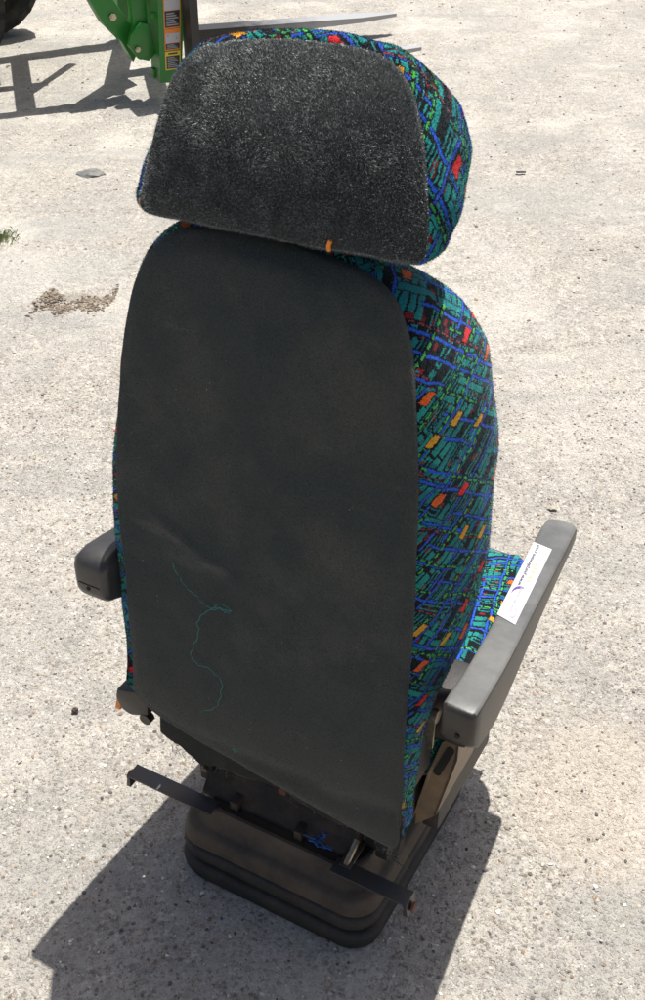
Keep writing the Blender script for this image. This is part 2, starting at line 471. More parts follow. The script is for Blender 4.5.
def ground_z(X, Y):
    z = vnoise(X, Y, 3.1, 1)*.006+vnoise(X, Y, 9, 2)*.004+vnoise(X, Y, 31, 3)*.0035+vnoise(X, Y, 74, 4)*.003
    # two shallow cracks in front of the right hand side, a broken edge and a pothole rim on the left
    def crack(x0, y0, x1, y1, wd, dp):
        dx, dy = x1-x0, y1-y0; L2 = dx*dx+dy*dy
        t = np.clip(((X-x0)*dx+(Y-y0)*dy)/L2, 0, 1)
        wob = vnoise(X, Y, 14, 9)*.03
        d = np.hypot(X-x0-t*dx+wob, Y-y0-t*dy+wob)
        return -dp*np.exp(-(d/wd)**2)*(1-np.abs(2*t-1)**4)
    z += crack(.44, 1.33, .62, 1.37, .006, .011)+crack(.41, 1.26, .55, 1.27, .005, .010)+crack(.35, 1.08, .56, 1.03, .006, .008)
    z += crack(-.98, 3.30, -.68, 3.46, .028, .020)
    z += crack(.5, 3.0, 1.0, 3.1, .02, .01)+crack(.7, 2.2, 1.05, 2.5, .012, .008)
    z += np.where(True, .012*np.exp(-(((X+1.06)/.16)**2+((Y-3.55)/.17)**2)**2), 0)
    return z-.004
gx = graded(-1.35, 1.35, .011, 400); gy = graded(.8, 4.2, .011, 400)
X, Y = np.meshgrid(gx, gy)
Z = ground_z(X, Y)
far = np.clip(1-(np.abs(X)-3)/6, 0, 1)*np.clip(1-(np.abs(Y-3)-5)/6, 0, 1)
Z = Z*far-.004*(1-far)
nyy, nxx = X.shape
me = bpy.data.meshes.new('ground')
V = np.stack([X, Y, Z], -1).reshape(-1, 3)
ids = np.arange(nyy*nxx).reshape(nyy, nxx)
F = np.stack([ids[:-1, :-1], ids[:-1, 1:], ids[1:, 1:], ids[1:, :-1]], -1).reshape(-1, 4)
def fast_mesh(me, V, F):
    k = F.shape[1]
    me.vertices.add(len(V)); me.vertices.foreach_set('co', np.ascontiguousarray(V, dtype=np.float32).ravel())
    me.loops.add(F.size); me.loops.foreach_set('vertex_index', F.astype(np.int32).ravel())
    me.polygons.add(len(F)); me.polygons.foreach_set('loop_start', (np.arange(len(F))*k).astype(np.int32))
    me.polygons.foreach_set('use_smooth', np.ones(len(F), bool))
    me.update(calc_edges=True); me.validate()
fast_mesh(me, V, F)
tag(link('ground', me, M['ground']), kind='structure')

# loose stones lying on the ground: uncountable, one object
def stones(name, n, region, rmin, rmax, palette, power=2.2, filt=None, flat=.6):
    bm = bmesh.new(); bmesh.ops.create_icosphere(bm, subdivisions=1, radius=1)
    bm.verts.ensure_lookup_table()
    bv = np.array([v.co[:] for v in bm.verts]); bf = np.array([[v.index for v in f.verts] for f in bm.faces]); bm.free()
    x0, x1, y0, y1 = region
    x = rng.uniform(x0, x1, n); y = rng.uniform(y0, y1, n)
    if filt is not None:
        k = filt(x, y); x, y = x[k], y[k]; n = len(x)
    r = rmin+(rmax-rmin)*rng.random(n)**power
    z = ground_z(x, y)
    sh = rng.uniform(.65, 1.3, (n, 1, 3))*np.array([1, 1, flat])
    lump = 1+rng.normal(0, .16, (n, len(bv), 1))
    P = bv[None]*lump*sh*r[:, None, None]
    a = rng.uniform(0, 6.28, n); ca, sa = np.cos(a), np.sin(a)
    Px = P[..., 0]*ca[:, None]-P[..., 1]*sa[:, None]; Py = P[..., 0]*sa[:, None]+P[..., 1]*ca[:, None]
    P = np.stack([Px+x[:, None], Py+y[:, None], P[..., 2]+(z+r*flat*.35)[:, None]], -1).reshape(-1, 3)
    Fs = (bf[None]+(np.arange(n)*len(bv))[:, None, None]).reshape(-1, 3)
    me = bpy.data.meshes.new(name); fast_mesh(me, P, Fs)
    me.polygons.foreach_set('use_smooth', np.zeros(len(Fs), bool))
    ca_ = me.color_attributes.new('Col', 'FLOAT_COLOR', 'POINT')
    pal = np.array(palette); col = pal[rng.integers(0, len(pal), n)]*rng.uniform(.75, 1.2, (n, 1))
    col = np.repeat(np.c_[col, np.ones(n)], len(bv), 0)
    ca_.data.foreach_set('color', col.astype(np.float32).ravel())
    return link(name, me, M['stones'])
pal = [(.45, .41, .35), (.50, .46, .39), (.36, .33, .29), (.30, .27, .23), (.24, .20, .16), (.58, .54, .46), (.28, .18, .11), (.62, .58, .52), (.13, .12, .11), (.42, .33, .24)]
fp = Matrix.Rotation(R(29.0874), 2)
def off_base(x, y):
    dx, dy = x-.0115, y-1.3012; c_, s_ = math.cos(R(29.0874)), math.sin(R(29.0874))
    lx, ly = dx*c_-dy*s_, dx*s_+dy*c_
    return ~((np.abs(lx) < .185) & (np.abs(ly) < .21))
tag(stones('loose_gravel', 26000, (-.9, 1.05, .85, 2.9), .0008, .0040, pal+[(.075, .075, .085), (.10, .09, .085), (.70, .68, .62), (.22, .15, .10)], 3.2, off_base, .45), 'fine loose gravel and grit strewn over the pale concrete', 'gravel', kind='stuff')
tag(stones('scattered_pebbles', 7000, (-2.2, 2.4, 2.6, 8.2), .0015, .0075, pal, 4.0, None, .45), 'small pebbles scattered across the far concrete', 'pebbles', kind='stuff')

# dirt clods in the broken patch on the left
def clod_zone(x, y):
    d = np.abs((y-3.36)-(x+.80)*.42+.04*np.sin(x*23)+.03*np.sin(x*51))
    return (d < .03+.05*rng.random(len(x))) & (rng.random(len(x)) < .35+.5*np.sin(x*31)**2)
tag(stones('dirt_clods', 12000, (-.93, -.67, 3.2, 3.50), .001, .0075, [(.15, .105, .07), (.10, .07, .046), (.20, .15, .10), (.07, .052, .038), (.26, .21, .16)], 4.5, clod_zone, .4),
    'brown crumbled dirt in a shallow pothole left of the seat', 'dirt', kind='stuff')

# small flat grey stone, a black strip of metal, a grass tuft
def rock(name, loc, r, sc3, mat, seed, label, cat):
    rr = random.Random(seed); bm = bmesh.new(); bmesh.ops.create_icosphere(bm, subdivisions=3, radius=r)
    ph = [rr.uniform(0, 6) for _ in range(6)]
    for v in bm.verts:
        n = v.co.normalized()
        k = 1+.18*math.sin(n.x*3+ph[0])*math.cos(n.y*4+ph[1])+.1*math.sin(n.z*7+ph[2]+n.x*5)+.05*math.sin(13*n.y+ph[3])
        v.co = Vector((v.co.x*sc3[0]*k, v.co.y*sc3[1]*k, v.co.z*sc3[2]*k))
    o = build(name, bm, mat); o.location = loc
    return tag(o, label, cat)
M['slate'] = simple('grey_stone', (.11, .113, .11), .9, dirt=(.20, .19, .17), dscale=40, bumpv=.3)
M['tan_stone'] = simple('tan_stone', (.33, .28, .22), .85, dirt=(.45, .40, .33), dscale=60, bumpv=.3)
M['brown_stone'] = simple('brown_stone', (.10, .075, .055), .85, dirt=(.19, .14, .10), dscale=60, bumpv=.3)
rock('flat_stone', (-.93, 4.50, -.004), .052, (1.0, .85, .24), M['slate'], 3, 'flat bluish grey stone lying on the concrete far left of the headrest', 'stone')
rock('pebble', (.560, 2.236, .001), .008, (1.4, 1, .35), M['tan_stone'], 5, 'rounded tan pebble just beyond the front end of the grey armrest', 'pebble')
rock('pebble', (-.487, 1.575, .002), .006, (1.2, .8, .9), M['brown_stone'], 8, 'dark brown pebble on sunlit concrete left of the rusty lever bar', 'pebble')
rock('pebble', (-.93, 2.78, .003), .013, (1.1, .9, .7), M['brown_stone'], 11, 'dark pebble at the left edge below the dirt patch', 'pebble')
bm = bmesh.new(); box(bm, (-.019, -.007, 0), (.019, .007, .004), .001)
o = build('metal_strip', bm, M['black_steel']); o.location = (.80, 4.49, .002); o.rotation_euler = (0, 0, R(2))
tag(o, 'short black strip of metal lying on the concrete right of the headrest', 'metal strip')
M['grass'] = simple('grass_blade', (.24, .31, .12), .7, dirt=(.36, .36, .2), dscale=30)
bm = bmesh.new()
for k in range(420):
    a = rng.uniform(0, 6.28); rr_ = abs(rng.normal(0, .035)); bx_, by_ = rr_*math.cos(a), rr_*math.sin(a)*.8
    h = rng.uniform(.006, .022); le = rng.uniform(0, 6.28); wd = .0012
    dx, dy = math.cos(le), math.sin(le)
    p0 = (bx_-dy*wd, by_+dx*wd, -.002); p1 = (bx_+dy*wd, by_-dx*wd, -.002)
    q = (bx_+dx*h*.4, by_+dy*h*.4, h*.7); tip = (bx_+dx*h*.95, by_+dy*h*.95, h*.85)
    v0, v1, v2, v3 = bm.verts.new(p0), bm.verts.new(p1), bm.verts.new(q), bm.verts.new(tip)
    bm.faces.new((v0, v1, v2)); bm.faces.new((v1, v3, v2))
o = build('grass_tuft', bm, M['grass']); o.location = (-1.155, 3.85, 0)
tag(o, 'small green grass tuft in a crack at the left edge of the photo', 'grass', kind='stuff')

# ================================================================== THE SEAT
seat = empty('vehicle_seat', (.0115, 1.3012, 0), R(-29.0874))
tag(seat, 'suspension driver seat with charcoal plush back, patterned sides and high headrest, seen from behind', 'seat')

Fh = lambda z: -.125+.11*(z-1.15)+3.0*np.maximum(0, z-1.19)**2
Fb = lambda z: -.19+.096*(z-.756)+1.9*np.maximum(0, z-1.0)**2
HR = [(-0.182, 1.148), (-0.186, 1.159), (-0.178, 1.183), (-0.171, 1.21), (-0.167, 1.234), (-0.164, 1.255), (-0.163, 1.274), (-0.159, 1.29), (-0.153, 1.303), (-0.145, 1.313), (-0.13, 1.322), (-0.089, 1.331), (-0.029, 1.337), (0.031, 1.339), (0.074, 1.336), (0.096, 1.329), (0.112, 1.321), (0.128, 1.308), (0.142, 1.29), (0.156, 1.266), (0.166, 1.241), (0.174, 1.214), (0.178, 1.189), (0.178, 1.165), (0.171, 1.157), (0.15, 1.155), (0.127, 1.157), (0.066, 1.155), (0.004, 1.155), (-0.075, 1.151), (-0.13, 1.148), (-0.165, 1.146)]
PL = [(-0.135, 1.133), (-0.152, 1.122), (-0.169, 1.105), (-0.177, 1.086), (-0.184, 1.064), (-0.19, 1.031), (-0.197, 0.993), (-0.205, 0.951), (-0.211, 0.908), (-0.217, 0.863), (-0.221, 0.817), (-0.223, 0.771), (-0.223, 0.724), (-0.221, 0.684), (-0.218, 0.656), (-0.215, 0.61), (-0.211, 0.552), (-0.21, 0.505), (-0.211, 0.46), (-0.214, 0.423)]
PR = [(0.082, 1.134), (0.104, 1.131), (0.128, 1.124), (0.148, 1.112), (0.162, 1.097), (0.172, 1.081), (0.181, 1.061), (0.187, 1.041), (0.191, 1.019), (0.198, 0.972), (0.204, 0.923), (0.209, 0.859), (0.212, 0.804), (0.216, 0.738), (0.218, 0.687), (0.219, 0.632), (0.222, 0.519), (0.228, 0.407), (0.232, 0.344)]
# panel outline, clockwise seen from behind, starting bottom left
BK = PL[::-1]+[(-.07, 1.142), (.0, 1.143)]+PR+[(.12, .352), (0., .368), (-.11, .385), (-.175, .398)]

def smooth_closed(P, it=2):
    P = np.array(P)
    for _ in range(it): P = .5*P+.25*(np.roll(P, 1, 0)+np.roll(P, -1, 0))
    return P

def panel_mesh(name, outline, F, n, mats, bulge, parent, fur, rings=16, cen=None, lint=.002):
    """padded plush panel: concentric rings inside the outline; plus short fibres standing on it"""
    P, _ = resample(smooth_closed(resample(outline, n)[0], 2), n)
    c = P.mean(0) if cen is None else np.array(cen)
    verts = []; faces = []
    # inward rings: blend of outline towards its centre line
    for k in range(rings+1):
        t = (k/rings)**1.3
        q = c+(P-c)*np.array([1-t, 1-t])
        edge = min(1, k/4.0)
        y = F(q[:, 1])-bulge(q, edge)
        verts.append(np.stack([q[:, 0], y, q[:, 1]], 1))
    # rolled edge turned forward
    q = P; roll = np.stack([q[:, 0], F(q[:, 1])+.012, q[:, 1]], 1)
    verts.insert(0, roll)
    V = np.vstack(verts)
    V[:, 1] += vnoise(V[:, 0]+5, V[:, 2]+5, 9, 21)*.006+vnoise(V[:, 0]+5, V[:, 2]+5, 30, 22)*.0022
    Fs = []
    for k in range(len(verts)-1):
        for i in range(n):
            Fs.append((k*n+i, k*n+(i+1) % n, (k+1)*n+(i+1) % n, (k+1)*n+i))
    Fs = np.array(Fs)
    me = bpy.data.meshes.new(name)
    # fibres
    nf, ln, wd, droop = fur
    a, b_, c_, d_ = (V[Fs[:, i]] for i in range(4))
    area = .5*np.linalg.norm(np.cross(c_-a, d_-b_), axis=1); area[:n] *= .6
    pick = rng.choice(len(Fs), nf, p=area/area.sum())
    s_, t_ = rng.random((nf, 1)), rng.random((nf, 1))
    A, B, Cc, D = (V[Fs[pick, i]] for i in range(4))
    P0 = (A*(1-s_)+B*s_)*(1-t_)+(D*(1-s_)+Cc*s_)*t_
    N = np.cross(Cc-A, D-B); N /= np.linalg.norm(N, axis=1, keepdims=True)+1e-12
    N[(N[:, 1] > .15)] *= -1
    lean = rng.normal(0, .55, (nf, 3)); lean[:, 2] += droop
    # tufts: neighbouring fibres share a lean
    tx = vnoise(P0[:, 0]+3, P0[:, 2]+3, 70, 31)*2.0; tz = vnoise(P0[:, 0]+3, P0[:, 2]+3, 70, 32)*2.0
    lean[:, 0] += tx; lean[:, 2] += tz
    dirn = N+lean; dirn /= np.linalg.norm(dirn, axis=1, keepdims=True)
    side = np.cross(dirn, rng.normal(0, 1, (nf, 3))); side /= np.linalg.norm(side, axis=1, keepdims=True)+1e-9
    L = ln*rng.uniform(.5, 1.35, (nf, 1))
    cl = vnoise(P0[:, 0]+9, P0[:, 2]+9, 11, 51)+vnoise(P0[:, 0]+9, P0[:, 2]+9, 33, 52)*.7
    lintp = lint*np.clip(.35+cl*2.2, .04, 2)*np.clip(1.25-1.1*(P0[:, 0]-V[:, 0].min())/np.ptp(V[:, 0]), .3, 2)
    isl = rng.random(nf) < lintp
    wdv = np.where(isl, wd*2.3, wd)[:, None]; L = L*np.where(isl, .8, 1)[:, None]
    v0 = P0-side*wdv-N*.0006; v1 = P0+side*wdv-N*.0006; v2 = P0+dirn*L
    FV = np.stack([v0, v1, v2], 1).reshape(-1, 3)
    nb = len(V)
    allV = np.vstack([V, FV]).astype(np.float32)
    quads = Fs; tris = (np.arange(nf*3)+nb).reshape(-1, 3)
    me.vertices.add(len(allV)); me.vertices.foreach_set('co', allV.ravel())
    loops = np.r_[quads.ravel(), tris.ravel()].astype(np.int32)
    me.loops.add(len(loops)); me.loops.foreach_set('vertex_index', loops)
    st = np.r_[np.arange(len(quads))*4, quads.size+np.arange(nf)*3].astype(np.int32)
    me.polygons.add(len(st)); me.polygons.foreach_set('loop_start', st)
    mi = np.r_[np.zeros(len(quads)), 1+isl].astype(np.int32)
    me.polygons.foreach_set('material_index', mi)
    me.polygons.foreach_set('use_smooth', np.ones(len(st), bool))
    me.update(calc_edges=True)
    return link(name, me, mats, parent), P

def cover_mesh(name, P, F, loops, mat, parent, uvo=(0, 0), cap_in=.35, wr=.003, left=(0,), lz=((0, 1), (1, 1)), pile=90000):
    """padded cover lofted forward from the back panel's outline.
    loops: function (d index list) -> list of (depth(z), side(z), top, bottom)"""
    n = len(P); T = np.roll(P, -1, 0)-np.roll(P, 1, 0); T /= np.linalg.norm(T, axis=1, keepdims=True)
    Nn = np.stack([-T[:, 1], T[:, 0]], 1)
    if ((P-P.mean(0))*Nn).sum() < 0: Nn = -Nn
    Lr = []; seglen = np.r_[0, np.cumsum(np.linalg.norm(np.diff(P, axis=0), axis=1))]
    per = seglen[-1]+np.linalg.norm(P[0]-P[-1])
    for k, fn in enumerate(loops):
        d, s, tp, bt = fn(P[:, 1])
        s = s+np.where(P[:, 0] < 0, 1, 0)*left[min(k, len(left)-1)]*np.interp(P[:, 1], lz[0], lz[1])
        off = np.abs(Nn[:, 0])*s
        offz = np.where(Nn[:, 1] > 0, tp, bt)*np.abs(Nn[:, 1])
        x = P[:, 0]+np.sign(Nn[:, 0])*off*np.abs(Nn[:, 0])**.3
        z = P[:, 1]+np.sign(Nn[:, 1])*offz
        y = F(P[:, 1])+d
        q = np.stack([x, y, z], 1)
        if 0 < k:
            w_ = vnoise(z*1.0+y+7, x+y+7, 22, 41)*wr
            q[:, 0] += Nn[:, 0]*w_; q[:, 2] += Nn[:, 1]*w_
        Lr.append(q)
    cen = Lr[-1].mean(0)
    for f_, dy in ((.75, .012), (.45, .018), (.02, .02)):
        q = Lr[-1 if f_ == .75 else len(loops)-1]; base = Lr[len(loops)-1]
        qq = base.copy(); qq[:, [0, 2]] = cen[[0, 2]]+(base[:, [0, 2]]-cen[[0, 2]])*f_; qq[:, 1] += dy
        Lr.append(qq)
    bm = bmesh.new(); uvl = bm.loops.layers.uv.new('UVMap')
    vv = [[bm.verts.new(p) for p in ring] for ring in Lr]
    dep = [np.zeros(n)]
    for a, b in zip(Lr, Lr[1:]): dep.append(dep[-1]+np.linalg.norm(b-a, axis=1))
    # straighten the running coordinate: on the sides it is height
    for k in range(len(vv)-1):
        for i in range(n):
            j = (i+1) % n
            f = bm.faces.new([vv[k][i], vv[k][j], vv[k+1][j], vv[k+1][i]])
            uu = [seglen[i], seglen[i+1] if j else per]
            vals = [(dep[k][i], uu[0]), (dep[k][j], uu[1]), (dep[k+1][j], uu[1]), (dep[k+1][i], uu[0])]
            if k >= len(loops)-1:
                vals = [(vv[a][b].co.x+.7, vv[a][b].co.z) for a, b in ((k, i), (k, j), (k+1, j), (k+1, i))]
            for lp, (a_, b_) in zip(f.loops, vals):
                # sign: on the right side of the seat the outline runs downwards, so flip to keep the weave upright
                lp[uvl].uv = (a_+uvo[0], -b_+uvo[1])
    o = build(name, bm, mat, parent, angle=80)
    # short pile standing on the cloth, each tuft coloured like the cloth at its root
    me = o.data; nv, npz = len(me.vertices), len(me.polygons)
    V = np.zeros(nv*3, np.float32); me.vertices.foreach_get('co', V); V = V.reshape(-1, 3)
    Q = np.zeros(npz*4, np.int32); me.loops.foreach_get('vertex_index', Q); Q = Q.reshape(-1, 4)
    UV = np.zeros(npz*8, np.float32); me.uv_layers['UVMap'].data.foreach_get('uv', UV); UV = UV.reshape(-1, 4, 2)
    k = npz-3*n; A, B, Cc, D = (V[Q[:k, i]] for i in range(4))
    ar = .5*np.linalg.norm(np.cross(Cc-A, D-B), axis=1); pk = rng.choice(k, pile, p=ar/ar.sum())
    s_, t_ = rng.random((pile, 1)), rng.random((pile, 1))
    lerp = lambda a, b, c, d: (a*(1-s_)+b*s_)*(1-t_)+(d*(1-s_)+c*s_)*t_
    P0 = lerp(A[pk], B[pk], Cc[pk], D[pk]); U0 = lerp(*(UV[pk, i] for i in range(4)))
    N = np.cross(Cc[pk]-A[pk], D[pk]-B[pk]); N /= np.linalg.norm(N, axis=1, keepdims=True)+1e-12
    dr = N+rng.normal(0, .45, (pile, 3)); dr[:, 2] -= .25; dr /= np.linalg.norm(dr, axis=1, keepdims=True)
    sd = np.cross(dr, rng.normal(0, 1, (pile, 3))); sd /= np.linalg.norm(sd, axis=1, keepdims=True)+1e-9
    Ln = .0021*rng.uniform(.5, 1.3, (pile, 1))
    FV = np.stack([P0-sd*.00034-N*.0004, P0+sd*.00034-N*.0004, P0+dr*Ln], 1).reshape(-1, 3)
    aV = np.vstack([V, FV]).astype(np.float32); tr = np.arange(pile*3)+nv
    m2 = bpy.data.meshes.new(name)
    m2.vertices.add(len(aV)); m2.vertices.foreach_set('co', aV.ravel())
    lp = np.r_[Q.ravel(), tr].astype(np.int32); m2.loops.add(len(lp)); m2.loops.foreach_set('vertex_index', lp)
    st = np.r_[np.arange(npz)*4, npz*4+np.arange(pile)*3].astype(np.int32)
    m2.polygons.add(len(st)); m2.polygons.foreach_set('loop_start', st)
    m2.polygons.foreach_set('use_smooth', np.ones(len(st), bool)); m2.update(calc_edges=True)
    u2 = m2.uv_layers.new(name='UVMap')
    u2.data.foreach_set('uv', np.vstack([UV.reshape(-1, 2), np.repeat(U0, 3, 0)]).astype(np.float32).ravel())
    m2.materials.append(mat); o.data = m2; bpy.data.meshes.remove(me)
    return o

# ---- backrest: plush back panel + patterned cover
def bulge_b(q, e):
    x, z = q[:, 0], q[:, 1]
    b = .012*e*np.clip(1-(x/.23)**2, 0, 1)
    # the pad sags towards the hem, and a shallow crease crosses the left half
    b += .010*np.exp(-((z-.47)/.06)**2)*np.clip(1-(x/.22)**4, 0, 1)*e
    b -= .007*np.exp(-((z-(.40+.02*(x>9)))/.018)**2)*e
    dd = (z-.735)+(x+.10)*.42
    b += .004*np.exp(-(dd/.012)**2)*np.exp(-((x+.1)/.07)**2)*e
    b -= .010*np.exp(-(((x-.09)/.05)**2+((z-.45)/.06)**2))*e
    return b
back, Pb = panel_mesh('backrest_panel', BK, Fb, 260, [M['plush_back'], M['fuzz_back'], M['lint']], bulge_b, seat, (95000, .0026, .00017, -.1), 40, None, .003)
tag(back, 'charcoal plush back panel with a stray teal thread')
ii = lambda zs, vs: (lambda z: np.interp(z, zs, vs))
zk = [.30, .42, .52, .58, .64, .75, .90, 1.03, 1.10, 1.15]
Dp = ii(zk, [.030, .050, .060, .082, .135, .175, .180, .160, .130, .10])
Sd = ii(zk, [-.004, .002, .008, .020, .034, .039, .038, .034, .028, .02])
def bl(f, g, tp):
    return lambda z: (Dp(z)*f, Sd(z)*g, tp, .004)
cover = cover_mesh('backrest_cover', Pb, Fb, [
    lambda z: (.004+0*z, -.004+0*z, -.004, -.004),
    lambda z: (.010+0*z, .003+0*z, .002, .0),
    bl(.18, .42, .006), bl(.36, .70, .004), bl(.55, .90, -.004), bl(.75, 1.0, -.016), bl(.88, .93, -.032), bl(.97, .70, -.055), bl(1.0, .25, -.085)],
    M['fab_back'], seat, left=(.004, .016, .017, .012, .006, .0), lz=((.33, .40, .44, .60, .80, .92), (.6, 1.5, 1.0, 1.0, .7, 0)))
tag(cover, 'multicoloured moquette cover of teal, blue, green and red')

# hem flap hanging below the panel and the pulled corner at its right
bm = bmesh.new()
fl = [(-.168, .392, .338), (-.135, .386, .335), (-.087, .38, .333), (-.02, .37, .336), (.076, .36, .337), (.14, .352, .338), (.185, .350, .331), (.215, .35, .318), (.229, .352, .312), (.2325, .37, .36)]
top = []; bot = []; bot2 = []
S_ = catmull([(a, b, c) for a, b, c in fl], 9)
for x, zt, zb in S_:
    yo = float(Fb(zt))+.006
    top.append(bm.verts.new((x, yo, zt+.03))); bot.append(bm.verts.new((x, yo-.004+.006*math.sin(x*40), (zt+zb)/2)))
    bot2.append(bm.verts.new((x, yo+.004+.008*math.sin(x*29+1)+.003*math.sin(x*83), zb+.003*math.sin(x*61)+.0015*math.sin(x*211)+.001*rng.normal())))
for r0, r1 in ((top, bot), (bot, bot2)):
    for i in range(len(r0)-1): bm.faces.new((r0[i], r0[i+1], r1[i+1], r1[i]))
bmesh.ops.solidify(bm, geom=list(bm.faces), thickness=.004)
build('hem_flap', bm, M['plush_back'], back)

bm = bmesh.new()
for k in range(46):
    x = .20+.03*rng.random() if k < 26 else rng.uniform(-.16, .2)
    zb = float(np.interp(x, S_[:, 0], S_[:, 2])); y = float(Fb(.35))+.008
    tube(bm, [(x, y, zb+.004), (x+.003*rng.normal(), y-.002*rng.random(), zb-.003), (x+.005*rng.normal(), y-.003*rng.random(), zb-.004-.008*rng.random())], .0004, 4)
tag(build('frayed_threads', bm, M['fuzz_back'], back), kind='stuff')
# stray thread and lint
Tp = [(-0.125, 0.698), (-0.11, 0.675), (-0.086, 0.66), (-0.064, 0.65), (-0.05, .655), (-0.031, 0.66), (-0.04, .654), (-0.056, 0.655), (-0.083, 0.624), (-0.084, 0.597), (-0.096, 0.562), (-0.088, 0.548), (-0.068, 0.548), (-0.046, 0.539), (-0.043, 0.514), (-0.053, 0.488), (-0.075, 0.474)]
def ybk(x, z): return float(Fb(z))-float(bulge_b(np.array([[x, z]]), 1.0)[0])-.0055
bm = bmesh.new()
cc = catmull(Tp, 8)
tube(bm, [(x+.0012*math.sin(i*1.3), ybk(x, z)-.001*math.sin(i*.7), z+.0012*math.cos(i*1.9)) for i, (x, z) in enumerate(cc)], .00036, 5)
tube(bm, [(x, ybk(x, z)-.001, z) for x, z in catmull([(-.056, .655), (-.048, .665), (-.035, .664), (-.031, .66)], 5)], .00034, 5)
build('loose_thread', bm, M['thread'], back)
bm = bmesh.new()
for k in range(3):
    x, z = -.021+.003*math.cos(k*2.1), .421+.004*math.sin(k*2.1)
    tube(bm, [(-.021, ybk(x, z), .421), (x, ybk(x, z)-.002, z), (x+.002, ybk(x, z)-.001, z+.003)], .0006, 5)
build('lint', bm, M['thread'], back)

# ---- headrest
def bulge_h(q, e):
    x, z = q[:, 0], q[:, 1]
    b = .020*e*np.clip(1-(x/.19)**2, 0, 1)*np.clip(1-((z-1.22)/.13)**2, 0, 1)
    b += .006*np.exp(-((z-1.175)/.02)**2)*e
    return b
hp, Ph = panel_mesh('headrest_panel', HR, Fh, 200, [M['plush_head'], M['fuzz_head'], M['lint']], bulge_h, seat, (120000, .0040, .00018, .30), 30, None, .16)
tag(hp, 'fuzzy sunlit charcoal plush headrest back')
kh = ii([1.14, 1.18, 1.22, 1.27, 1.36], [.36, .50, .76, .98, 1.04])
def hl(d, s, tp, bt): return lambda z: (d*kh(z), (s*.82 if s > 0 else s)*kh(z), tp, bt)
hc = cover_mesh('headrest_cover', Ph, Fh, [
    hl(.004, -.004, -.004, -.004), hl(.010, .002, .004, .002), hl(.022, .010, .006, .006), hl(.040, .018, .000, .006),
    hl(.060, .025, -.014, .006), hl(.080, .027, -.030, .006), hl(.098, .022, -.048, .006), hl(.112, .010, -.066, .004), hl(.120, -.008, -.085, .0)],
    M['fab_head'], seat, (.3, 0), wr=.004, left=(.003, .010, .012, .010, .006, 0), lz=((1.14, 1.19, 1.24), (1, .7, 0)))
tag(hc, 'headrest cover in brighter teal and blue moquette')
# small torn gap with orange stuffing at the lower right of the headrest panel
bm = bmesh.new()
def yh(x, z): return float(Fh(z))-float(bulge_h(np.array([[x, z]]), 1.0)[0])
tube(bm, [(.0755, yh(.0755, 1.160)-.003, 1.160), (.0765, yh(.0765, 1.166)-.0045, 1.166), (.0785, yh(.0785, 1.172)-.003, 1.172)], .0026, 8)
build('torn_stuffing', bm, M['orange'], hp)

bm = bmesh.new(); box(bm, (-.115, -.075, 1.02), (.115, -.03, 1.20), .01)  # added unseen block, stops sun passing between headrest and backrest
build('headrest_sun_block', bm, M['plush_back'], seat)
bm = bmesh.new(); box(bm, (-.222, -.155, .36), (.214, -.080, .52), .01)  # added filler, closes the light gap between cushion and backrest
build('backrest_sun_block', bm, M['dark_metal'], seat)
# ---- seat cushion
def rrect(x0, x1, y0, y1, r, n=8):
    out = []
    for cx, cy, a0 in ((x1-r, y0+r, -90), (x1-r, y1-r, 0), (x0+r, y1-r, 90), (x0+r, y0+r, 180)):
        for k in range(n+1):
            a = R(a0+90*k/n); out.append((cx+r*math.cos(a), cy+r*math.sin(a)))
    return out
def loft(bm, rings, mi=0, cap=True, uvl=None):
    vv = [[bm.verts.new(p) for p in r] for r in rings]; n = len(vv[0])
    for k in range(len(vv)-1):
        for i in range(n):
            j = (i+1) % n
            f = bm.faces.new([vv[k][i], vv[k][j], vv[k+1][j], vv[k+1][i]]); f.material_index = mi
    if cap:
        bm.faces.new(vv[0][::-1]).material_index = mi; bm.faces.new(vv[-1]).material_index = mi
bm = bmesh.new(); uvl = bm.loops.layers.uv.new('UVMap')
rings = []
for z, ins, in ((.325, .012), (.34, .002), (.38, -.004), (.43, -.002), (.46, .010), (.474, .030), (.478, .06), (.472, .10), (.47, .16)):
    rings.append([(x, y, z-(.02 if y > .30 else 0)) for x, y in rrect(-.238+ins, .234-ins, -.095+ins*.2, .345-ins, max(.012, .06-ins*.25))])
loft(bm, rings)
for f in bm.faces:
    n = f.normal if f.normal.length else Vector((0, 0, 1))
    f.normal_update(); n = f.normal
    for lp in f.loops:
        c = lp.vert.co
        lp[uvl].uv = (c.x, c.y) if abs(n.z) > .6 else ((c.y, c.z) if abs(n.x) > abs(n.y) else (c.x, c.z))
build('seat_cushion', bm, M['fab_seat'], seat, angle=70)

# ---- frame and suspension under the cushion
bm = bmesh.new()
hexa(bm, [(-.16, -.150, .1500), (.12, -.150, .1500), (.12, -.112, .152), (-.16, -.112, .152), (-.16, -.146, .160), (.12, -.146, .160), (.12, -.112, .200), (-.16, -.112, .200)], .003)
box(bm, (-.10, -.158, .1495), (-.085, -.10, .172), .002); box(bm, (.02, -.158, .1495), (.034, -.10, .172), .002)
build('slide_plate', bm, M['tray_dark'], seat)
bm = bmesh.new()
box(bm, (-.185, -.095, .235), (.195, .33, .322), .008)
box(bm, (-.165, -.115, .150), (.165, .175, .234), .006)
box(bm, (-.176, -.13, .158), (-.150, .10, .225), .004)
box(bm, (.150, -.13, .158), (.172, .15, .225), .004)
build('seat_frame', bm, M['dark_metal'], seat)
bm = bmesh.new()
cyl(bm, (-.163, -.132, .19), (-.163, -.136, .19), .006, n=14)
build('frame_bolt', bm, M['bright_metal'], seat)
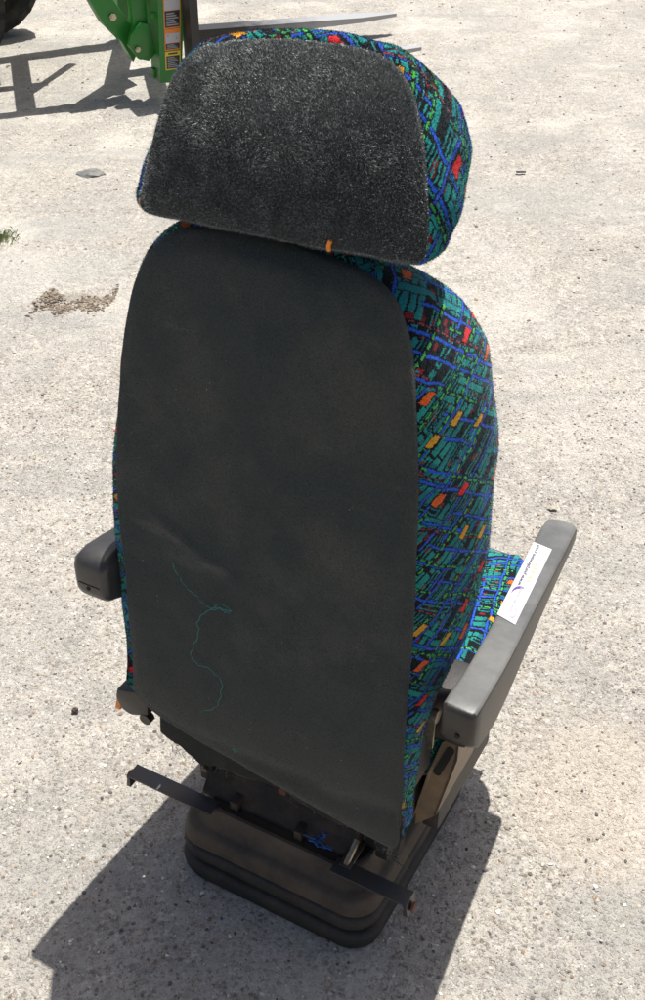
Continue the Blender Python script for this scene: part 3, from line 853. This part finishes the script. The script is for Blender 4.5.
bm = bmesh.new(); cyl(bm, (-.02, -.116, .205), (-.02, -.124, .205), .008, n=6)
build('frame_bolt', bm, M['rust'], seat)
bm = bmesh.new()
tube(bm, [(.118, -.165, .158), (.118, -.128, .176)], .005, 8); box(bm, (.108, -.170, .156), (.128, -.10, .160), .001)
build('slide_rod', bm, M['bright_metal'], seat)

# bellows box: folded rubber boot with dusty upper ledge
prof = [(-.004, .0), (.008, .004), (.024, .006), (.031, .004), (.0345, -.003), (.036, -.014), (.041, -.015), (.0435, -.004), (.048, .001), (.062, .003), (.069, .000), (.0725, -.006), (.074, -.014), (.080, -.014)]
W2, D2 = .180, .2014
bm = bmesh.new()
loft(bm, [[(x, y, z) for x, y in rrect(-W2-o_, W2+o_, -D2-o_, D2+o_, .05)] for z, o_ in prof])
build('suspension_bellows', bm, M['rubber'], seat, angle=50).location.x = -.006
bm = bmesh.new()
loft(bm, [[(x, y, z) for x, y in rrect(-W2-o_, W2+o_, -D2-o_, D2+o_, .048)] for z, o_ in
          [(.078, -.012), (.0795, -.003), (.083, .001), (.106, -.002), (.113, -.006), (.116, -.014), (.119, -.019), (.146, -.028), (.152, -.031), (.153, -.036), (.149, -.039), (.1485, -.06)]])
build('suspension_top_tray', bm, M['tray'], seat, angle=50).location.x = -.006

# flat bars with bent ends
def bar(x0, x1, bent):
    bm = bmesh.new()
    box(bm, (x0, -.186, .1535), (x1, -.157, .1575), .001)
    s = 1 if bent > 0 else -1
    xe = x1 if bent > 0 else x0
    hexa(bm, [(xe-.004*s, -.186, .130), (xe+.004*s, -.186, .130), (xe+.004*s, -.157, .130), (xe-.004*s, -.157, .130),
              (xe-.004*s, -.186, .1572), (xe+.0*s, -.186, .1572), (xe+.0*s, -.157, .1572), (xe-.004*s, -.157, .1572)])
    return bm
b1 = build('lever_bar', bar(-.286, -.12, -1), M['bar_metal'], seat); b2 = build('lever_bar', bar(.10, .231, 1), M['bar_metal'], seat)
bm = bmesh.new(); cyl(bm, (-.2885, -.1715, .142), (-.2935, -.1715, .142), .0085, n=12); build('rusty_bolt', bm, M['rust'], b1)
bm = bmesh.new(); cyl(bm, (.2355, -.1715, .142), (.2395, -.1715, .142), .008, n=12); build('rusty_bolt', bm, M['rust'], b2)

# blue rag threads caught on the tray
bm = bmesh.new()
for k in range(12):
    p = np.array((.06, -.150, .170)); pts = [p+rng.normal(0, .004, 3)]
    for _ in range(5): pts.append(pts[-1]+rng.normal(0, .006, 3)*np.array([1, .6, .5]))
    tube(bm, pts, .0009, 5)
build('blue_thread_knot', bm, M['blue_thread'], seat)

# right side plate with slot (bent sheet metal) and left recliner
bm = bmesh.new()
sp_ = [(.196, .215), (.228, .255), (.2535, .392), (.2535, .424), (.232, .424), (.213, .345), (.196, .245)]
prism(bm, [(x, -.085, z) for x, z in sp_], (0, 1, 0), .004)
prism(bm, [(.2535, -.085, .424), (.2535, -.085, .392), (.228, -.085, .255), (.230, .05, .262), (.252, .05, .392), (.252, .05, .424)], (-1, 0, 0), .004)
prism(bm, [(.230, -.089, .424), (.2115, -.089, .345), (.1945, -.089, .245), (.1945, -.084, .245), (.2115, -.084, .345), (.230, -.084, .424)], (1, 0, 0), .0025)
plate = build('side_plate', bm, M['tan_metal'], seat, smooth=False)
bm = bmesh.new()
a0, a1_ = Vector((.2245, -.0862, .352)), Vector((.242, -.0862, .408))
d = (a1_-a0).normalized(); s_ = Vector((d.z, 0, -d.x))*.0062
pts = []
for k in range(9): t = math.pi*k/8; pts.append(a1_+s_*math.cos(t)+d*.0062*math.sin(t))
for k in range(9): t = math.pi*k/8; pts.append(a0-s_*math.cos(t)-d*.0062*math.sin(t))
prism(bm, pts, (0, 1, 0), .0012)
build('slot', bm, M['hole'], plate, smooth=False)
bm = bmesh.new()
box(bm, (.20, -.07, .20), (.228, .14, .42), .006)
box(bm, (.205, -.095, .43), (.268, -.03, .535), .01); cyl(bm, (.222, -.120, .535), (.275, -.115, .548), .015, n=18)  # upper box widened to keep sun out of the seat shadow
build('armrest_bracket', bm, M['dark_metal'], seat)
bm = bmesh.new()
cyl(bm, (.226, -.134, .522), (.238, -.134, .522), .011, n=18)
prism(bm, [(.224, -.135, .52), (.234, -.135, .515), (.233, -.135, .455), (.227, -.135, .452), (.222, -.135, .48)], (0, 1, 0), .004)
build('recliner_hinge', bm, M['bright_metal'], seat)
bm = bmesh.new()
prism(bm, [(-.262, -.207, .392), (-.266, -.207, .372), (-.256, -.207, .350), (-.240, -.207, .345), (-.205, -.207, .36), (-.20, -.207, .41)], (0, 1, 0), .09, bevel=.006)
cyl(bm, (-.212, -.207, .350), (-.212, -.195, .350), .010, n=20)
build('recliner_cover', bm, M['arm_grey'], seat, angle=30)
bm = bmesh.new()
prism(bm, [(-.2725, -.204, .344), (-.262, -.204, .343), (-.256, -.204, .377), (-.263, -.204, .379)], (0, 1, 0), .008, bevel=.002)
build('orange_tab', bm, M['orange'], seat)

# ---- armrests
def armrest(st, mat):
    """st: stations (y, xl, xr, ztop, zbot); lofted with rounded edges"""
    bm = bmesh.new(); rings = []
    for y, xl, xr, zt, zb, r in st:
        rings.append([(x, y, z) for x, z in rrect(xl, xr, zb, zt, r, 5)])
    loft(bm, rings)
    bm.faces.ensure_lookup_table(); n = len(rings[0])
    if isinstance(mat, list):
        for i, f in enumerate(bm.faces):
            if n*2 <= i < n*(len(rings)-1) and 8 <= i % n <= 14: f.material_index = 1  # top faces get the painted glare
    return build('armrest', bm, mat, seat, angle=50)
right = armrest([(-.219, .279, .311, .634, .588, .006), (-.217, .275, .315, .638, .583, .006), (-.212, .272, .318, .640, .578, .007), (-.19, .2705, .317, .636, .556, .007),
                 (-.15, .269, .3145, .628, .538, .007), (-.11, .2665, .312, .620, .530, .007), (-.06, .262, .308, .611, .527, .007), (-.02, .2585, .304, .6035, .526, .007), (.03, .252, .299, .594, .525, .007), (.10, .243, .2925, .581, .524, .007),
                 (.20, .231, .2835, .562, .521, .007), (.30, .2195, .274, .5435, .508, .008), (.335, .218, .270, .537, .505, .008), (.345, .224, .265, .533, .508, .008)], [M['arm_grey'], M['arm_glare']])
tag(right, 'grey armrest with glare painted on its top and a white sticker')
left = armrest([(-.224, -.286, -.245, .640, .600, .012), (-.221, -.291, -.240, .648, .590, .013), (-.214, -.295, -.236, .655, .582, .015), (-.19, -.297, -.234, .657, .572, .016), (-.16, -.297, -.234, .652, .562, .016),
                (-.05, -.292, -.234, .632, .550, .014), (.10, -.284, -.230, .602, .535, .012), (.24, -.276, -.224, .575, .520, .012), (.325, -.272, -.222, .557, .512, .012), (.338, -.266, -.228, .550, .518, .012)], M['arm_black'])
tag(left, 'glossy black armrest')
bm = bmesh.new(); cyl(bm, (-.268, -.2248, .6055), (-.268, -.2205, .6055), .0034, n=14); build('screw_hole', bm, M['hole'], left)
bm = bmesh.new(); cyl(bm, (.297, -.2205, .597), (.297, -.2175, .597), .0034, n=14)
build('screw_hole', bm, M['hole'], right)
bm = bmesh.new(); box(bm, (-.284, -.2246, .6120), (-.247, -.2225, .6132)); build('seam', bm, M['hole'], left)
# arm post, enlarged to close a sun gap in the seat shadow
bm = bmesh.new(); box(bm, (-.268, -.165, .40), (-.225, .03, .545), .01); build('armrest_post', bm, M['dark_metal'], seat)

# ---- sticker with its print, lying on the right armrest's top
zt = lambda y: float(np.interp(y, [-.02, .03, .10, .20, .30], [.6035, .594, .581, .562, .5435]))
Q = [(.2560, .012), (.2865, .002), (.2595, .238), (.2280, .243)]   # rear-left, rear-right, front-right, front-left
def onq(a, b_, h):   # a across (left->right), b along (rear->front)
    p = (np.array(Q[0])*(1-a)+np.array(Q[1])*a)*(1-b_)+(np.array(Q[3])*(1-a)+np.array(Q[2])*a)*b_
    return Vector((p[0], p[1], zt(p[1])+h))
bm = bmesh.new()
N_ = 12
grid = [[bm.verts.new(onq(a, b_, .0010)) for a in (0, 1)] for b_ in np.linspace(0, 1, N_)]
under = [[bm.verts.new(onq(a, b_, .0000)) for a in (0, 1)] for b_ in np.linspace(0, 1, N_)]
for i in range(N_-1):
    bm.faces.new((grid[i][0], grid[i][1], grid[i+1][1], grid[i+1][0]))
    for s in (0, 1): bm.faces.new((grid[i][s], grid[i+1][s], under[i+1][s], under[i][s]))
for i in (0, N_-1): bm.faces.new((grid[i][0], grid[i][1], under[i][1], under[i][0]))
def text_on(bm, s, a_base, b0, size_a, length_b, mi):
    cu = bpy.data.curves.new('t', 'FONT'); cu.body = s; cu.offset = .006; ob = bpy.data.objects.new('t', cu); C.objects.link(ob)
    bpy.context.view_layer.update()
    me = bpy.data.meshes.new_from_object(ob.evaluated_get(bpy.context.evaluated_depsgraph_get()))
    xs = [v.co.x for v in me.vertices]; ys = [v.co.y for v in me.vertices]
    x0, x1, y0, y1 = min(xs), max(xs), min(ys), max(ys)
    vs_ = [bm.verts.new(onq(a_base-(v.co.y-y0)/(y1-y0)*size_a, b0+(v.co.x-x0)/(x1-x0)*length_b, .0016)) for v in me.vertices]
    for p in me.polygons:
        try: bm.faces.new([vs_[i] for i in p.vertices]).material_index = mi
        except ValueError: pass
    bpy.data.objects.remove(ob); bpy.data.curves.remove(cu); bpy.data.meshes.remove(me)
text_on(bm, 'www.purplewave.com', .44, .41, .26, .57, 2)
text_on(bm, 'LY 4 LT', .76, .50, .20, .26, 3)
text_on(bm, 'purple wave', .58, .10, .16, .30, 4)
def arc(bm, ca, cb, ra, rb, t0, t1, w, mi, n=18):
    L_ = []; 
    for k in range(n+1):
        t = t0+(t1-t0)*k/n; ww = w*math.sin(math.pi*k/n)+.004
        L_.append((bm.verts.new(onq(ca+(ra+ww)*math.cos(t), cb+(rb+ww*.5)*math.sin(t), .0016)), bm.verts.new(onq(ca+(ra-ww)*math.cos(t), cb+(rb-ww*.5)*math.sin(t), .0016))))
    for (a, b_), (c, d_) in zip(L_, L_[1:]): bm.faces.new((a, c, d_, b_)).material_index = mi
arc(bm, .66, .30, .50, .105, R(95), R(190), .034, 1)
arc(bm, .55, .10, .28, .055, R(-80), R(70), .03, 4)
M['faint'] = simple('faint_print', (.36, .33, .46), .5)
build('sticker', bm, [M['white'], M['purple'], M['ink'], M['yellow_ink'], M['faint']], right, smooth=False)

# ================================================================== TRACTOR WITH PALLET FORKS (top left)
trac = empty('tractor', (-.71420533, 5.47012867, 0), R(25.8))
tag(trac, 'green tractor front loader with pallet forks and warning labels, parked behind the seat', 'tractor')
# forks
def fork(heel, tip, w_=.11):
    h = Vector(heel); t = Vector(tip); d = (t-h); L = d.length; o_ = empty('fork', (0, 0, 0)); bpy.data.objects.remove(o_)
    bm = bmesh.new()
    n = 16; rings = []
    for k in range(n+1):
        u = L*k/n; th = .064*(1-.75*k/n); wd = w_*(1 if k < n-3 else (1-.22*(k-n+3)))
        rings.append([(u, -wd/2, -.040+th*0), (u, wd/2, -.040), (u, wd/2, -.040+th), (u, -wd/2, -.040+th)])
    loft(bm, rings)
    # heel fillet and shank
    prof = [(.0, -.04), (-.045, -.035), (-.055, .0), (-.055, .55), (-.015, .55), (-.015, .05), (-.008, .022), (.02, .0), (.02, -.038)]
    prism(bm, [(x, -w_/2+.001, z) for x, z in prof], (0, 1, 0), w_-.002)
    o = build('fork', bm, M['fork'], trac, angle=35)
    o.location = h; o.rotation_euler = (0, -math.asin(d.z/L), math.atan2(d.y, d.x))
    return o
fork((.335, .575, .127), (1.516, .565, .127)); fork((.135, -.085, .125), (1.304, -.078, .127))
# carriage: side plate with labels, bars
bm = bmesh.new()
prism(bm, [(-.050, -.04, .088), (.052, -.04, .078), (.094, -.04, .44), (.106, -.04, .60), (.06, -.04, .68), (-.01, -.04, .68), (-.030, -.04, .44)], (0, 1, 0), .018)
prism(bm, [(-.050, -.022, .088), (-.030, -.022, .44), (-.01, -.022, .68), (-.01, .08, .68), (-.030, .08, .44), (-.050, .08, .088)], (1, 0, 0), .012)
prism(bm, [(-.02, .54, .09), (.13, .54, .09), (.2, .54, .64), (.08, .54, .66)], (0, 1, 0), .018)
hexa(bm, [(.02, -.02, .30), (.075, -.02, .30), (.24, .60, .30), (.185, .60, .30), (.02, -.02, .38), (.075, -.02, .38), (.24, .60, .38), (.185, .60, .38)], .004)
hexa(bm, [(.06, -.02, .56), (.115, -.02, .56), (.28, .62, .56), (.225, .62, .56), (.06, -.02, .64), (.115, -.02, .64), (.28, .62, .64), (.225, .62, .64)], .004)
car = build('fork_carriage', bm, M['green'], trac, angle=30)
# labels on the plate
def lab(z0, z1, xa, xb, back, blocks):
    """z0..z1 heights; xa/xb functions give left/right edges"""
    bm = bmesh.new()
    def quad(fx0, fx1, fz0, fz1, y, mi):
        za, zb = z0+(z1-z0)*fz0, z0+(z1-z0)*fz1
        P = []
        for fx, z in ((fx0, za), (fx1, za), (fx1, zb), (fx0, zb)): P.append((xa(z)+(xb(z)-xa(z))*fx, y, z))
        prism(bm, P, (0, 1, 0), .0006, mi)
    quad(0, 1, 0, 1, -.0410, 0)
    for fx0, fx1, fz0, fz1, mi in blocks: quad(fx0, fx1, fz0, fz1, -.0410-.0008*(1 if mi in (1, 2) else 2), mi)
    build('warning_label', bm, [back, M['white'], M['lab_black'], M['lab_grey'], M['lab_orange']], car, smooth=False)
xa = lambda z: float(np.interp(z, [.09, .44, .6], [-.022, -.006, .002])); xb = lambda z: float(np.interp(z, [.09, .44, .6], [.048, .076, .084]))
lines_ = lambda z0, z1, n, x0, x1: [(x0, x1-.12*((k*7) % 3), z0+(z1-z0)*(k+.2)/n, z0+(z1-z0)*(k+.75)/n, 3) for k in range(n)]
lab(.140, .222, xa, xb, M['lab_yellow'], [(.07, .93, .06, .76, 2)]+lines_(.12, .40, 3, .14, .86)+lines_(.46, .72, 3, .14, .84)+[(.2, .8, .84, .92, 2)])
lab(.2265, .318, xa, xb, M['lab_orange'], [(.06, .94, .06, .32, 2), (.06, .94, .35, .80, 1)]+lines_(.09, .29, 3, .14, .84)+[(.70, .80, .5, .6, 3), (.15, .25, .66, .74, 3)])
lab(.3205, .445, xa, xb, M['lab_orange'], [(.06, .94, .04, .60, 2), (.06, .94, .62, .97, 1)]+lines_(.08, .55, 6, .14, .86)+[(.42, .86, .42, .52, 2), (.42, .86, .22, .30, 2)])
# loader arm end, knuckle, link, cylinder
bm = bmesh.new()
prism(bm, [(-.326, .10, .50), (-.225, .10, .50), (-.150, .10, .352), (-.105, .10, .30), (-.100, .10, .20), (-.125, .10, .155), (-.168, .10, .255), (-.245, .10, .33)], (0, 1, 0), .10, bevel=.006)
hexa(bm, [(-.66, .25, .52), (-.62, .18, .52), (-.20, .14, .46), (-.24, .24, .46), (-.66, .27, .70), (-.62, .20, .70), (-.18, .14, .60), (-.24, .24, .60)], .006)
hexa(bm, [(-1.5, .42, .55), (-1.46, .30, .55), (-.60, .19, .52), (-.64, .27, .52), (-1.5, .42, .75), (-1.46, .30, .75), (-.60, .19, .70), (-.64, .27, .70)], .006)
hexa(bm, [(-.25, .25, .46), (-.22, .18, .46), (.06, .36, .40), (.04, .56, .40), (-.25, .25, .58), (-.22, .18, .58), (.06, .36, .52), (.04, .56, .52)], .006)
arm1 = build('loader_arm', bm, M['green'], trac, angle=30)
bm = bmesh.new()
hexa(bm, [(-1.5, 1.10, .52), (-1.5, 1.02, .52), (.16, 1.03, .44), (.18, 1.17, .44), (-1.5, 1.16, .72), (-1.5, 1.06, .72), (.16, 1.05, .58), (.18, 1.20, .58)], .006)
prism(bm, [(.10, 1.06, .10), (.20, 1.06, .10), (.24, 1.06, .56), (.14, 1.06, .56)], (0, 1, 0), .09)
build('loader_arm', bm, M['green'], trac, angle=30)
bm = bmesh.new()
prism(bm, [(-.150, .02, .300), (-.100, .02, .345), (-.052, .02, .33), (-.045, .02, .20), (-.075, .02, .175), (-.125, .02, .19), (-.165, .02, .25)], (0, 1, 0), .03, bevel=.004)
prism(bm, [(-.128, .05, .47), (-.055, .05, .47), (-.055, .05, .20), (-.125, .05, .20)], (0, 1, 0), .06, bevel=.01)
box(bm, (-.06, .02, .095), (-.03, .06, .135), .004); box(bm, (-.055, .0, .36), (-.02, .03, .385), .003)
build('tilt_link', bm, M['green'], trac, angle=30)
for (x, y, z, r) in ((-.205, .096, .365, .017), (-.128, .016, .235, .013)):
    bm = bmesh.new(); cyl(bm, (x, y, z), (x, y-.012, z), r, n=6); cyl(bm, (x, y-.012, z), (x, y-.017, z), r*.6, n=12)
    build('pin_bolt', bm, M['zinc'], trac, smooth=False)
bm = bmesh.new(); cyl(bm, (-.05, .30, .55), (.26, 1.12, .50), .055, n=20); cyl(bm, (-.46, .25, .62), (-.30, 1.08, .58), .045, n=16)
cyl(bm, (-.62, .24, .60), (-.55, 1.06, .60), .03, n=12)
cyl(bm, (-.40, .5, .56), (-.1, .86, .5), .025, n=12); cyl(bm, (-.55, .62, .56), (-.30, .60, .5), .04, n=12)
build('cross_tube', bm, M['black_steel'], trac)
# front wheels
def wheel(cx, cy, rad, wid):
    e = empty('front_wheel', (cx, cy, rad)); e.parent = trac
    bm = bmesh.new(); n = 48
    prof = [(-wid*.32, rad*.58), (-wid*.48, rad*.70), (-wid*.5, rad*.86), (-wid*.40, rad*.955), (0, rad*.965), (wid*.40, rad*.955), (wid*.5, rad*.86), (wid*.48, rad*.70), (wid*.32, rad*.58)]
    vv = [[bm.verts.new((r_*math.cos(2*math.pi*i/n), y_, r_*math.sin(2*math.pi*i/n))) for y_, r_ in prof] for i in range(n)]
    for i in range(n):
        for k in range(len(prof)-1): bm.faces.new((vv[i][k], vv[i][k+1], vv[(i+1) % n][k+1], vv[(i+1) % n][k]))
    m_ = 22
    for i in range(m_):     # chevron lugs
        for s in (-1, 1):
            a = 2*math.pi*(i+(.5 if s > 0 else 0))/m_
            P = []
            for rr_ in (rad*.93, rad):
                for (yy, da) in ((0.004*s, -.035), (wid*.5*s, .085), (wid*.5*s, .16), (.004*s, .04)):
                    r3 = rr_-(.02 if abs(yy) > .01 else 0)
                    P.append((r3*math.cos(a+da), yy, r3*math.sin(a+da)))
            hexa(bm, P)
    build('tyre', bm, M['tyre'], e, angle=30)
    bm = bmesh.new(); pr = [(-wid*.30, rad*.60), (-wid*.28, rad*.52), (-wid*.05, rad*.48), (-wid*.02, rad*.2), (-wid*.10, rad*.16), (-wid*.10, .001)]
    vv = [[bm.verts.new((r_*math.cos(2*math.pi*i/n), y_, r_*math.sin(2*math.pi*i/n))) for y_, r_ in pr] for i in range(n)]
    for i in range(n):
        for k in range(len(pr)-1): bm.faces.new((vv[i][k], vv[i][k+1], vv[(i+1) % n][k+1], vv[(i+1) % n][k]))
    build('rim', bm, M['rim'], e)
wheel(-.89, .74, .34, .22); wheel(-.52, 1.50, .34, .22)
bm = bmesh.new(); hexa(bm, [(-.93, .82, .26), (-.81, .82, .26), (-.54, 1.42, .26), (-.66, 1.42, .26), (-.93, .82, .40), (-.81, .82, .40), (-.54, 1.42, .40), (-.66, 1.42, .40)], .02); box(bm, (-1.9, 1.0, .36), (-.68, 1.28, .62), .02)
build('front_axle', bm, M['green'], trac)
bm = bmesh.new()
rr3 = []
for x, w_, zt_ in ((-.62, .17, .95), (-.66, .21, 1.02), (-1.0, .24, 1.10), (-1.9, .27, 1.18)):
    rr3.append([(x, y, z) for y, z in rrect(1.14-w_, 1.14+w_, .62, zt_, .06)])
loft(bm, rr3); build('bonnet', bm, M['green'], trac)
